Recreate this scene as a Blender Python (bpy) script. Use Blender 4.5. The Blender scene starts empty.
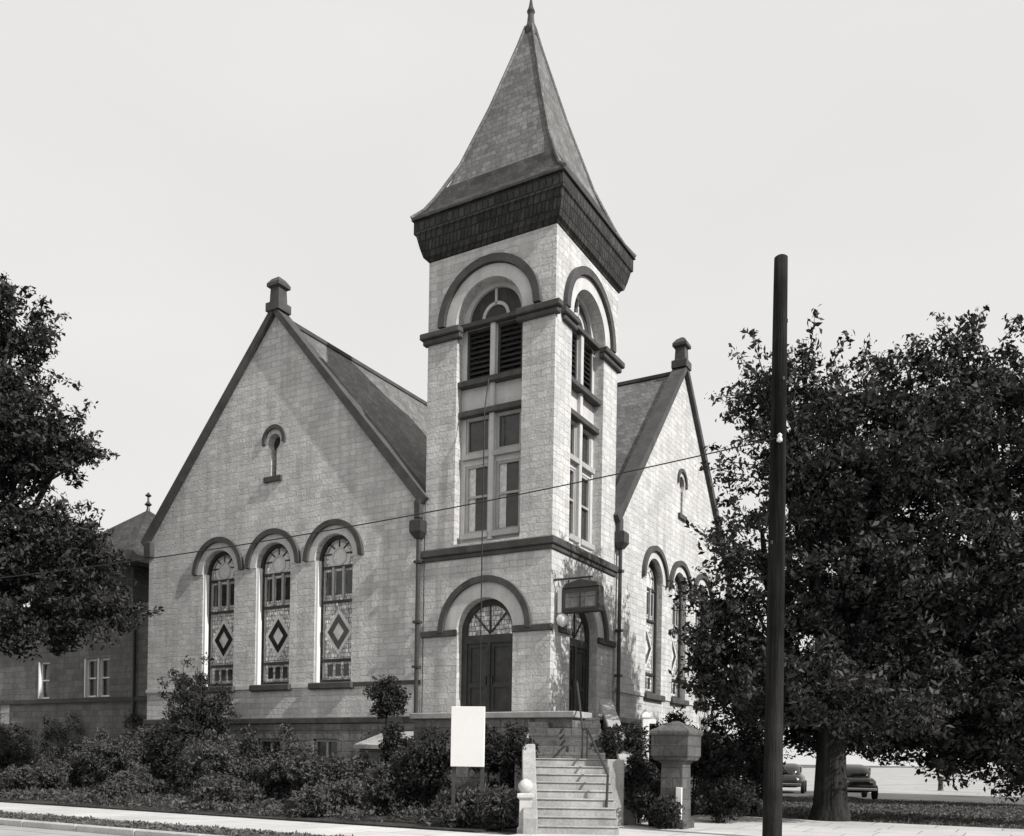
import bpy, bmesh, math, random
import numpy as np
from mathutils import Vector, Matrix
from mathutils.geometry import tessellate_polygon
PI = math.pi
sc = bpy.context.scene
C = sc.collection
random.seed(7)

# ------------------------------------------------------------------ frame of the place
FPX, CX, CY, ROLL, EYE = 902.0, 512.0, 759.0, 0.016, 1.6
AL = math.atan(1572 / 902)
U = Vector((-math.sin(AL), math.cos(AL), 0))       # along the street front, to the left
V = Vector((math.cos(AL), math.sin(AL), 0))        # along the side street, away
O = Vector((0.0405 * 27, 27.0, 0))                 # tower corner
ROTZ = math.atan2(-U.y, -U.x)
def W(a, b, z=0.0):
    p = O + U * a + V * b
    return Vector((p.x, p.y, z))
def at(px, Y, z=0.0):                              # ground spot seen at column px, Y metres away
    return Vector(((px - CX - 1.0) / FPX * Y, Y, z))

# ------------------------------------------------------------------ materials
MT = {}
def nodes(name):
    m = bpy.data.materials.new(name); m.use_nodes = True
    nt = m.node_tree
    return m, nt, nt.nodes, nt.links, nt.nodes['Principled BSDF']
def grey(v, w=1.0):
    return (v * 1.012, v, v * 0.985, 1)
def mat(name, v, rough=0.85, var=0.25, scale=1.5, fine=14.0, bump=0.25, bdist=0.02, brick=None, mortar=0.7, metal=0.0, spec=0.3, streak=0.0, perbrick=0.18, wobble=0.08, ground=False, grain=False):
    m, nt, N, L, P = nodes(name)
    P.inputs['Roughness'].default_value = rough
    P.inputs['Metallic'].default_value = metal
    P.inputs['Specular IOR Level'].default_value = spec
    tc = N.new('ShaderNodeTexCoord')
    def noise(sc_, det=6, vec=None, rg=0.6):
        n = N.new('ShaderNodeTexNoise'); n.inputs['Scale'].default_value = sc_
        n.inputs['Detail'].default_value = det; n.inputs['Roughness'].default_value = rg
        L.new(vec or tc.outputs['Object'], n.inputs['Vector']); return n
    def math_(op, a, b):
        n = N.new('ShaderNodeMath'); n.operation = op
        for i, x in enumerate((a, b)):
            if isinstance(x, (int, float)): n.inputs[i].default_value = x
            else: L.new(x, n.inputs[i])
        return n.outputs[0]
    def rng(x, lo, hi, a=0.3, b=0.7):
        n = N.new('ShaderNodeMapRange'); L.new(x, n.inputs[0])
        n.inputs[1].default_value = a; n.inputs[2].default_value = b
        n.inputs[3].default_value = lo; n.inputs[4].default_value = hi
        return n.outputs[0]
    fv = None
    if grain:
        gm = N.new('ShaderNodeMapping'); gm.inputs['Scale'].default_value = (1, 1, .06); L.new(tc.outputs['Object'], gm.inputs[0]); fv = gm.outputs[0]
    big = noise(scale); fin = noise(fine, 5, fv)
    f = rng(big.outputs[0], 1 - var, 1 + var)
    f = math_('MULTIPLY', f, rng(fin.outputs[0], 1 - var * .7, 1 + var * .7))
    h = fin.outputs[0]
    if streak:
        mp = N.new('ShaderNodeMapping'); mp.inputs['Scale'].default_value = (2.2, 2.2, 0.12)
        L.new(tc.outputs['Object'], mp.inputs[0])
        st = noise(1.3, 5, mp.outputs[0])
        f = math_('MULTIPLY', f, rng(st.outputs[0], 1 - streak, 1 + streak * .4, .35, .65))
    if brick:
        sp = N.new('ShaderNodeSeparateXYZ'); L.new(tc.outputs['Object'], sp.inputs[0])
        wob = noise(2.5, 3)
        cb = N.new('ShaderNodeCombineXYZ')
        L.new(math_('ADD', math_('ADD', sp.outputs[0], sp.outputs[1]), math_('MULTIPLY', wob.outputs[0], wobble * 1.6)), cb.inputs[0])
        L.new(math_('ADD', sp.outputs[2], math_('MULTIPLY', wob.outputs[0], wobble)), cb.inputs[1])
        if ground:
            cb = N.new('ShaderNodeMapping'); cb.inputs['Rotation'].default_value = (0, 0, -ROTZ); L.new(tc.outputs['Object'], cb.inputs[0])
        bt = N.new('ShaderNodeTexBrick'); L.new(cb.outputs[0], bt.inputs['Vector'])
        bt.inputs['Scale'].default_value = 1.0; bt.squash = .62; bt.squash_frequency = 3; bt.offset = .37; bt.offset_frequency = 2
        bt.inputs['Brick Width'].default_value = brick[0]; bt.inputs['Row Height'].default_value = brick[1]
        bt.inputs['Mortar Size'].default_value = brick[2]; bt.inputs['Mortar Smooth'].default_value = 0.4
        bt.inputs['Color1'].default_value = (1 - perbrick,) * 3 + (1,); bt.inputs['Color2'].default_value = (1 + perbrick,) * 3 + (1,)
        bt.inputs['Mortar'].default_value = (mortar,) * 3 + (1,)
        bw = N.new('ShaderNodeRGBToBW'); L.new(bt.outputs['Color'], bw.inputs[0])
        f = math_('MULTIPLY', f, bw.outputs[0])
        h = math_('SUBTRACT', math_('MULTIPLY', h, 1.0), math_('MULTIPLY', bt.outputs['Fac'], .7))
    mx = N.new('ShaderNodeVectorMath'); mx.operation = 'SCALE'
    mx.inputs[0].default_value = grey(v)[:3]; L.new(f, mx.inputs['Scale'])
    L.new(mx.outputs[0], P.inputs['Base Color'])
    if bump:
        b = N.new('ShaderNodeBump'); b.inputs['Strength'].default_value = bump; b.inputs['Distance'].default_value = bdist
        L.new(h, b.inputs['Height']); L.new(b.outputs[0], P.inputs['Normal'])
    MT[name] = m
    return m
def leafmat(name, v, trans=0.25, vary=.5):
    m, nt, N, L, P = nodes(name)
    g = N.new('ShaderNodeNewGeometry')
    r = N.new('ShaderNodeMapRange'); L.new(g.outputs['Random Per Island'], r.inputs[0])
    r.inputs[3].default_value = 1 - vary; r.inputs[4].default_value = 1 + vary
    mx = N.new('ShaderNodeVectorMath'); mx.operation = 'SCALE'; mx.inputs[0].default_value = grey(v)[:3]
    L.new(r.outputs[0], mx.inputs['Scale']); L.new(mx.outputs[0], P.inputs['Base Color'])
    P.inputs['Roughness'].default_value = 0.7; P.inputs['Specular IOR Level'].default_value = .2
    t = N.new('ShaderNodeBsdfTranslucent'); L.new(mx.outputs[0], t.inputs[0])
    ms = N.new('ShaderNodeMixShader'); ms.inputs[0].default_value = trans
    L.new(P.outputs[0], ms.inputs[1]); L.new(t.outputs[0], ms.inputs[2])
    L.new(ms.outputs[0], N['Material Output'].inputs['Surface'])
    MT[name] = m
    return m
mat('stone', .52, .9, .15, .9, 11, .7, .04, brick=(.5, .21, .014), mortar=.87, streak=.16, perbrick=.12, wobble=.16)
mat('stone_plain', .52, .85, .13, 1.5, 18, .25, .015, streak=.1)
mat('trim', .065, .8, .3, 2, 18, .3, .02)
mat('base_stone', .17, .9, .25, .8, 8, .7, .05, brick=(.8, .36, .02), mortar=.65, streak=.2)
mat('annex_stone', .16, .9, .2, .7, 9, .5, .03, brick=(.6, .27, .015), mortar=.7, streak=.15)
mat('slate', .14, .7, .2, .6, 10, .5, .02, brick=(.32, .22, .012), mortar=.55, streak=.2, perbrick=.25)
mat('slate_tower', .155, .75, .2, .6, 10, .5, .02, brick=(.3, .2, .012), mortar=.55, streak=.25, perbrick=.25)
mat('cornice', .045, .85, .4, 2.5, 16, .7, .04, brick=(.22, .3, .03), mortar=.45, perbrick=.35)
mat('dark_wood', .05, .6, .3, 3, 25, .3, .01, streak=.3)
mat('slate_dark', .05, .8, .3, 1.2, 12, .5, .02, brick=(.3, .2, .012), mortar=.6, streak=.3, perbrick=.3)
mat('dark_or_shaded_stone', .10, .9, .25, .8, 9, .6, .04, brick=(.55, .25, .015), mortar=.7, streak=.2)  # the pier's own tone; painted-in shade on annex upper wall and upper flight
mat('louvre', .035, .7, .3, 3, 20, .2, .01)
mat('pale_wood', .36, .6, .12, 2, 15, .1, .005)
mat('glass_dark', .03, .12, .4, 3, 9, .06, .01, spec=.6)
mat('glass_lead', .58, .3, .6, 5.5, 9, .5, .012, brick=(.15, .15, .014), mortar=.25, spec=.5, perbrick=.35)
mat('curtain', .62, .8, .2, 5, 20, .3, .02)
mat('iron', .03, .5, .3, 5, 30, .1, .005, spec=.5)
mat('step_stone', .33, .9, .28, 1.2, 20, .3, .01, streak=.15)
mat('white_paint_or_sunlit', .72, .5, .03, 1, 10, .05, .003)  # real white paint, also painted sunlight on street-front jambs and pier strip
mat('lamp_glass', .75, .3, .05, 2, 10, 0)
mat('pole_wood', .024, .95, .4, 1.5, 26, .9, .05, streak=.75, grain=True, spec=.1)
mat('bark', .035, .95, .35, 2, 12, .9, .1, streak=.5, grain=True, spec=.1)
mat('lawn', .10, .95, .45, .35, 9, .9, .05)
mat('soil', .04, .95, .4, 1, 8, .9, .06)
mat('walk', .5, .9, .16, .5, 22, .25, .006, brick=(1.5, 1.25, .016), mortar=.4, perbrick=.07, ground=True)
mat('road', .34, .9, .2, .3, 30, .3, .006, brick=(7.0, 3.6, .03), mortar=.45, perbrick=.05, ground=True)
mat('asphalt', .09, .9, .2, .4, 30, .3, .006)
mat('kerb', .4, .9, .15, 1, 16, .3, .01)
mat('car_paint', .02, .25, .1, 1, 6, 0, spec=.6)
mat('car_glass', .04, .08, .1, 1, 6, 0, spec=.8)
mat('chrome', .5, .2, .05, 1, 6, 0, metal=1)
mat('tyre', .02, .9, .1, 3, 20, .2, .01)
mat('wire_black', .02, .6, .1, 3, 20, 0)
leafmat('leaf_tree', .042, .12, .85)
leafmat('leaf_deep', .038, .15, .8)
leafmat('leaf_shrub', .075, .15)
leafmat('leaf_dark', .035, .1)
leafmat('grass_blade', .12, .2)

# ------------------------------------------------------------------ mesh helpers
class MB:
    def __init__(s, T=None):
        s.v = []; s.f = []; s.T = T or (lambda x, y, z: (x, y, z)); s.sm = False
    def add(s, vs, fs):
        o = len(s.v)
        s.v += [s.T(*p) for p in vs]
        s.f += [tuple(i + o for i in f) for f in fs]
        return s
    def box(s, x0, x1, y0, y1, z0, z1):
        return s.add([(x0,y0,z0),(x1,y0,z0),(x1,y1,z0),(x0,y1,z0),(x0,y0,z1),(x1,y0,z1),(x1,y1,z1),(x0,y1,z1)],
              [(0,3,2,1),(4,5,6,7),(0,1,5,4),(1,2,6,5),(2,3,7,6),(3,0,4,7)])
    def prism(s, poly, y0, y1):                     # polygon in x,z swept from y0 to y1
        n = len(poly)
        return s.add([(p[0], y0, p[1]) for p in poly] + [(p[0], y1, p[1]) for p in poly],
              [tuple(range(n)), tuple(range(2*n-1, n-1, -1))] + [(i, (i+1) % n, n + (i+1) % n, n + i) for i in range(n)])
    def plate(s, outer, holes, y0, y1):
        loops = [outer] + holes
        flat = [p for l in loops for p in l]; n = len(flat)
        tris = tessellate_polygon([[Vector((p[0], p[1], 0)) for p in l] for l in loops])
        fs = [tuple(t) for t in tris] + [tuple(i + n for i in reversed(t)) for t in tris]
        k = 0
        for l in loops:
            m = len(l)
            fs += [(k+i, k+(i+1) % m, n+k+(i+1) % m, n+k+i) for i in range(m)]
            k += m
        return s.add([(p[0], y0, p[1]) for p in flat] + [(p[0], y1, p[1]) for p in flat], fs)
    def ring(s, cx, cz, r0, r1, y0, y1, a0=0, a1=PI, n=28):   # arch band
        vs = []; fs = []
        for i in range(n + 1):
            t = a0 + (a1 - a0) * i / n; c, d = math.cos(t), math.sin(t)
            for r, y in ((r0,y0),(r1,y0),(r1,y1),(r0,y1)): vs.append((cx + r*c, y, cz + r*d))
        for i in range(n):
            for j in range(4): fs.append((4*i+j, 4*i+(j+1) % 4, 4*i+4+(j+1) % 4, 4*i+4+j))
        fs += [(0,1,2,3), (4*n+3,4*n+2,4*n+1,4*n)]
        return s.add(vs, fs)
    def loft(s, cx, cy, prof, cap=True):            # square rings (half, z)
        vs = []; fs = []
        for h, z in prof: vs += [(cx-h,cy-h,z),(cx+h,cy-h,z),(cx+h,cy+h,z),(cx-h,cy+h,z)]
        for i in range(len(prof)-1):
            for j in range(4): fs.append((4*i+j, 4*i+(j+1) % 4, 4*i+4+(j+1) % 4, 4*i+4+j))
        if cap: k = 4*(len(prof)-1); fs += [(3,2,1,0),(k,k+1,k+2,k+3)]
        return s.add(vs, fs)
    def lathe(s, cx, cy, prof, n=14):
        vs = []; fs = []
        for r, z in prof:
            for j in range(n): t = 2*PI*j/n; vs.append((cx + r*math.cos(t), cy + r*math.sin(t), z))
        for i in range(len(prof)-1):
            for j in range(n): fs.append((n*i+j, n*i+(j+1) % n, n*i+n+(j+1) % n, n*i+n+j))
        k = n*(len(prof)-1); fs += [tuple(range(n-1,-1,-1)), tuple(range(k, k+n))]
        return s.add(vs, fs)
    def tube(s, pts, rs, n=8):
        vs = []; fs = []
        pts = [Vector(p) for p in pts]
        if not hasattr(rs, '__len__'): rs = [rs]*len(pts)
        for i, p in enumerate(pts):
            d = (pts[min(i+1, len(pts)-1)] - pts[max(i-1, 0)]).normalized()
            a = d.orthogonal().normalized() if i == 0 else (pa - d * pa.dot(d)).normalized()
            pa = a; b = d.cross(a)
            for j in range(n):
                t = 2*PI*j/n; vs.append(tuple(p + (a*math.cos(t) + b*math.sin(t)) * rs[i]))
        for i in range(len(pts)-1):
            for j in range(n): fs.append((n*i+j, n*i+(j+1) % n, n*i+n+(j+1) % n, n*i+n+j))
        k = n*(len(pts)-1); fs += [tuple(range(n-1,-1,-1)), tuple(range(k, k+n))]
        return s.add(vs, fs)
    def build(s, name, m, parent=None, smooth=False, loc=None, bevel=0):
        me = bpy.data.meshes.new(name); me.from_pydata(s.v, [], s.f)
        bm = bmesh.new(); bm.from_mesh(me)
        bmesh.ops.recalc_face_normals(bm, faces=bm.faces); bm.to_mesh(me); bm.free()
        if smooth: me.shade_smooth()
        me.materials.append(MT[m])
        o = bpy.data.objects.new(name, me); C.objects.link(o)
        if parent: o.parent = parent
        if loc is not None: o.location = loc
        if bevel:
            md = o.modifiers.new('bevel', 'BEVEL'); md.width = bevel; md.segments = 1; md.limit_method = 'ANGLE'
        return o
def tag(o, label=None, cat=None, group=None, kind=None):
    if label: o['label'] = label
    if cat: o['category'] = cat
    if group: o['group'] = group
    if kind: o['kind'] = kind
    return o
def empty(name, loc, rz=0):
    o = bpy.data.objects.new(name, None); C.objects.link(o); o.location = loc; o.rotation_euler = (0, 0, rz)
    return o
def children(o): return [c for c in list(C.objects) if c.parent == o]
def copy_tree(o, parent=None):
    c = o.copy(); C.objects.link(c); c.parent = parent
    for ch in children(o): copy_tree(ch, c)
    return c
def arch(cx, z0, zs, r, n=20):                      # round-headed opening outline
    return [(cx - r, z0), (cx + r, z0)] + [(cx + r*math.cos(PI*i/n), zs + r*math.sin(PI*i/n)) for i in range(n+1)]
def rect(x0, x1, z0, z1): return [(x0,z0),(x1,z0),(x1,z1),(x0,z1)]

# local frames of the church: x = -a (to the right), y = b (into the block)
def FR(s, d, z): return (s, d, z)                   # street front, plane y = 0; d grows inwards
def SD(s, d, z): return (-d, s, z)                  # side street front, plane x = 0

# ================================================================== THE CHURCH
church = tag(empty('stone_church', O, ROTZ),
    'pale stone church with steep gables and a square corner tower under a pointed slate roof', 'church')
TW = 4.65
def P(mb, name, m, par=None, smooth=False, bevel=0): return mb.build(name, m, par or church, smooth, bevel=bevel)

# --- tower walls
TC = 2.325
def tower_face(T, sgn, hide0):
    c = sgn * TC
    lo, hi = sorted((0 if not hide0 else hide0, sgn * TW))
    mb = MB(T)
    mb.plate([(lo, 2.9), (c-1.02, 2.9)] + [(c+1.02*-math.cos(PI*i/20), 5.6+1.02*math.sin(PI*i/20)) for i in range(21)] + [(c+1.02, 2.9), (hi, 2.9), (hi, 17.75), (lo, 17.75)],
             [arch(c, 8.4, 15.4, 1.2)], 0, .55)
    P(mb, 'tower_wall', 'stone')
    # door arch: concentric voussoir ring and dark hood
    P(MB(T).ring(c, 5.6, 1.03, 1.5, -.04, .1), 'door_arch', 'stone_plain')
    P(MB(T).ring(c, 5.6, 1.5, 1.7, -.14, .1), 'hood_mould', 'trim')
    P(MB(T).ring(c, 15.4, 1.21, 1.6, -.05, .1), 'belfry_arch', 'stone_plain')
    P(MB(T).ring(c, 15.4, 1.62, 1.86, -.16, .1), 'hood_mould', 'trim')
    # impost bands at the door springing, one on each side of the opening
    for a, b in ((lo-.06, c-1.02), (c+1.02, hi+.06)):
        P(MB(T).box(a, b, -.1, .1, 5.48, 5.68), 'impost_band', 'trim', bevel=.02)
        P(MB(T).box(a - (.16 if a < c-1.3 else 0), b + (.16 if b > c+1.3 else 0), -.2, .1, 15.12, 15.32), 'impost_band', 'trim', bevel=.03)
        P(MB(T).box(a - (.08 if a < c-1.3 else 0), b + (.08 if b > c+1.3 else 0), -.12, .1, 14.95, 15.12), 'impost_band', 'trim', bevel=.03)
    # recess: back panel with spandrel panels and mullion
    mb = MB(T)
    mb.plate(arch(c, 8.35, 15.4, 1.25), [rect(c+a, c+b, z0, z1) for a, b in ((-1.03,-.11),(.11,1.03)) for z0, z1 in ((8.75,10.95),(11.3,12.45),(13.65,15.3))] + [arch(c, 15.52, 15.52, .96)], .34, .5)
    P(mb, 'recess_panel', 'stone_plain')
    P(MB(T).box(c-.09, c+.09, .2, .36, 8.5, 15.4), 'mullion', 'stone_plain', bevel=.02)
    P(MB(T).box(c-1.2, c+1.2, .06, .36, 13.42, 13.6), 'window_sill', 'trim', bevel=.02)
    P(MB(T).box(c-1.2, c+1.2, .12, .36, 12.47, 12.66), 'window_lintel', 'trim', bevel=.02)
    P(MB(T).box(c-1.2, c+1.2, .12, .36, 15.3, 15.45), 'window_lintel', 'trim', bevel=.02)
    # tympanum with a small pattern of openings
    ty = P(MB(T).prism(arch(c, 15.5, 15.5, 1.0), .44, .5), 'tympanum', 'dark_wood')
    P(MB(T).ring(c, 15.55, .4, .5, .38, .46, n=14), 'tracery', 'stone_plain', ty)
    P(MB(T).box(c-.04, c+.04, .38, .46, 15.95, 16.45), 'tracery', 'stone_plain', ty)
    for s in (-1, 1):
        x0, x1 = sorted((c + s*.12, c + s*1.02))
        # louvres
        w = P(MB(T).plate(rect(x0, x1, 13.65, 15.28), [rect(x0+.07, x1-.07, 13.72, 15.2)], .36, .48), 'belfry_window', 'dark_wood')
        lv = MB(T)
        for k in range(9):
            z = 13.74 + k*.165
            lv.add([(x0+.07,.38,z),(x1-.07,.38,z),(x1-.07,.5,z+.13),(x0+.07,.5,z+.13),(x0+.07,.38,z-.02),(x1-.07,.38,z-.02),(x1-.07,.5,z+.11),(x0+.07,.5,z+.11)],
                   [(0,1,2,3),(7,6,5,4),(0,4,5,1),(2,6,7,3),(1,5,6,2),(0,3,7,4)])
        P(lv, 'louvre', 'louvre', w)
        # transom light
        w = P(MB(T).plate(rect(x0, x1, 11.3, 12.45), [rect(x0+.08, x1-.08, 11.4, 12.38)], .36, .46), 'tower_window', 'pale_wood')
        P(MB(T).prism(rect(x0+.05, x1-.05, 11.35, 12.42), .43, .45), 'pane', 'glass_dark', w)
        P(MB(T).box(x0-.06, x1+.06, .2, .36, 11.12, 11.28), 'sill', 'pale_wood', w)
        # tall light
        w = P(MB(T).plate(rect(x0, x1, 8.75, 10.95), [rect(x0+.1, x1-.08, 8.85, 9.9), rect(x0+.1, x1-.08, 9.97, 10.87)], .36, .46), 'tower_window', 'pale_wood')
        P(MB(T).prism(rect(x0+.05, x1-.05, 8.78, 10.92), .44, .46), 'pane', 'glass_dark', w)
        cu = P(MB(T).prism(rect(x0+.1, x0+.34, 8.85, 10.87), .425, .436), 'curtain', 'curtain', w)
        P(MB(T).box(x0-.06, x1+.06, .16, .36, 8.58, 8.75), 'sill', 'pale_wood', w)
    # door
    dr = P(MB(T).plate(arch(c, 2.95, 5.6, 1.04), [rect(c-.82, c-.05, 2.95+.04, 5.25), rect(c+.05, c+.82, 2.99, 5.25), arch(c, 5.5, 5.6, .84)], .28, .42), 'doorway', 'dark_wood')
    for s in (-1, 1):
        x0, x1 = sorted((c + s*.05, c + s*.82))
        lf = MB(T).plate(rect(x0, x1, 2.98, 5.27), [rect(x0+.12, x1-.12, 3.15, 3.85), rect(x0+.12, x1-.12, 4.0, 5.12)], .33, .39)
        lf.prism(rect(x0+.1, x1-.1, 3.1, 5.15), .37, .385)
        P(lf, 'door_leaf', 'dark_wood', dr)
        P(MB(T).box(c+s*.12-.02, c+s*.12+.02, .27, .33, 3.95, 4.2), 'handle', 'iron', dr)
    P(MB(T).prism(arch(c, 5.48, 5.6, .86), .37, .39), 'fanlight', 'glass_lead', dr)
    for k in range(1, 4):
        t = PI*k/4
        P(MB(T).tube([(c, .34, 5.55), (c+.84*math.cos(t), .34, 5.6+.84*math.sin(t))], .03, 5), 'glazing_bar', 'dark_wood', dr)
    # black behind all openings is the closed interior
tower_face(FR, -1, None)
tower_face(SD, 1, .551)
# rear walls of the tower, string courses, base
P(MB().box(-TW+.002, -.56, TW-.5, TW-.002, 2.9, 17.74).box(-TW+.001, -TW+.5, .552, TW-.5, 2.9, 17.74), 'tower_wall', 'stone')
P(MB().box(-TW-.1, .12, -.12, TW+.1, 8.06, 8.3), 'string_course', 'trim', bevel=.03)
P(MB().box(-TW-.05, .06, -.06, TW+.05, 7.92, 8.06), 'string_course', 'trim', bevel=.02)
P(MB().box(-TW-.12, .16, -.16, TW+.12, 2.66, 2.9), 'water_table', 'stone_plain', bevel=.04)
P(MB().box(-TW, .1, -.1, TW, -.3, 2.66), 'tower_base', 'annex_stone')
# interior floor plates keep the tower dark inside
P(MB().box(-TW+.5, -.56, .56, TW-.5, 8.0, 8.2).box(-TW+.5, -.56, .56, TW-.5, 13.0, 13.2).box(-TW+.5, -.56, .56, TW-.5, 17.3, 17.5), 'tower_floor', 'dark_wood')
cc = (-TC, TC)
P(MB().loft(*cc, [(2.33, 17.66), (2.4, 17.76), (2.47, 17.8), (2.56, 18.1), (2.64, 18.45), (2.7, 18.5), (2.7, 18.9), (2.6, 18.96)]), 'cornice', 'cornice')
P(MB().loft(*cc, [(2.76, 18.93), (2.74, 19.03), (2.45, 19.35), (2.2, 19.8), (2.06, 20.15)]), 'roof_skirt', 'slate_dark')
P(MB().loft(*cc, [(2.02, 19.9), (1.98, 20.1), (1.62, 21.05), (.95, 23.1), (.3, 25.35), (.12, 26.0)]), 'tower_roof', 'slate_tower')
P(MB().lathe(*cc, [(.2, 25.8), (.22, 26.0), (.13, 26.2), (.1, 26.5), (.14, 26.6), (.08, 26.75), (.02, 27.1)], 10), 'roof_finial', 'iron')
hip = MB()
pf = [(2.76, 19.03), (2.46, 19.36), (2.2, 19.82), (2.05, 20.14), (1.63, 21.05), (.95, 23.11), (.3, 25.36), (.12, 26.05)]
for sx in (-1, 1):
    for sy in (-1, 1): hip.tube([(cc[0]+sx*h, cc[1]+sy*h, z) for h, z in pf], .06, 6)
P(hip, 'hip_ridge', 'slate')

# --- gabled fronts
GC, GH, EZ, AZ = 11.4, 6.7, 9.95, 17.55
def gable_front(T, sgn):
    c = sgn * GC
    lo, hi = c - GH, c + GH
    near = hi if sgn < 0 else lo                     # edge against the tower
    wc = [c + sgn*k*2.83 for k in (-1, 0, 1)]
    if sgn < 0: wc = [x for x in (-14.15, -11.35, -8.5)]
    else: wc = [8.5, 11.35, 14.2]
    holes = [arch(x, 4.15, 8.45, .84) for x in wc] + [keyhole(c)]
    P(MB(T).plate([(lo, 2.9), (hi, 2.9), (hi, EZ), (c, AZ), (lo, EZ)], holes, 0.002, .5), 'gable_wall', 'stone')
    P(MB(T).box(lo-.05, hi+(-.1 if sgn < 0 else .05), -.14, .1, 2.72, 2.94), 'water_table', 'trim', bevel=.03)
    # foundation with basement windows
    bw = [wc[0]+.2, wc[1], wc[2]-.2]
    P(MB(T).plate([(lo-.02, -.3), (hi, -.3), (hi, 2.72), (lo-.02, 2.72)], [rect(x-.55, x+.55, .9, 2.2) for x in bw], -.08, .5), 'foundation_wall', 'base_stone')
    for x in bw:
        w = P(MB(T).plate(rect(x-.56, x+.56, .9, 2.2), [rect(x-.48, x-.04, .98, 2.1), rect(x+.04, x+.48, .98, 2.1)], .05, .15), 'basement_window', 'pale_wood')
        P(MB(T).prism(rect(x-.52, x+.52, .95, 2.15), .12, .14), 'pane', 'glass_dark', w)
        P(MB(T).box(x-.65, x+.65, -.16, .06, .78, .9), 'sill', 'stone_plain', w)
    # sill string
    segs = [(lo-.03, wc[0]-1.0 if sgn < 0 else wc[0]-1.0), (wc[0]+1.0, wc[1]-1.0), (wc[1]+1.0, wc[2]-1.0), (wc[2]+1.0, hi-.02)]
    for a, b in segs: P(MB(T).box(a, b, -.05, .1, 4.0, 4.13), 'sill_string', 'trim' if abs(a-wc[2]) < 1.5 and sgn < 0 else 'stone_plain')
    for x in wc:
        big_window(T, x)
    # small keyhole window
    kw = P(MB(T).prism(keyhole(c, .03), .3, .34), 'slit_window', 'glass_dark')
    P(MB(T).ring(c, 13.0, .42, .56, -.07, .1, -.25, PI+.25), 'hood_mould', 'trim', kw)
    P(MB(T).box(c-.42, c+.42, -.1, .1, 11.5, 11.68), 'sill', 'trim', kw)
    # coping along the rakes
    dx, dz = GH, AZ - EZ
    L_ = math.hypot(dx, dz); nx, nz = dz/L_, dx/L_
    t0, t1 = -.03, .3
    for s in (-1, 1):
        nearside = (s > 0) == (sgn < 0)
        e = (c + s*(GH+(-.03 if nearside else .12)), EZ-.14)
        poly = [(e[0]+s*nx*t0, e[1]+nz*t0), (e[0]+s*nx*t1, e[1]+nz*t1), (c + s*.02, AZ+nz*t1+.12), (c + s*.02, AZ+nz*t0+.02)]
        P(MB(T).prism(poly, -.17 - (.002 if s > 0 else 0), .42), 'gable_coping', 'trim')
        P(MB(T).box(*sorted((c+s*(GH-.3), c+s*(GH+(-.02 if nearside else .14)))), -.19, .3, EZ-.6, EZ+.05), 'kneeler', 'trim', bevel=.04)
    fp = T(c, .1, 0)
    f = MB().loft(fp[0], fp[1], [(.32, AZ+.1), (.32, AZ+.4), (.22, AZ+.46), (.2, AZ+.95), (.3, AZ+1.0), (.3, AZ+1.12), (.18, AZ+1.3), (.03, AZ+1.42)])
    P(f, 'gable_finial', 'trim')
def keyhole(c, g=0):
    r = .3 + g; w = .13 + g
    pts = [(c-w, 11.68-g), (c+w, 11.68-g)]
    a0 = -math.acos(w/r)
    for i in range(17):
        t = a0 + (PI - 2*a0) * i / 16
        pts.append((c + r*math.cos(t), 12.95 + r*math.sin(t)))
    return pts
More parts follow.
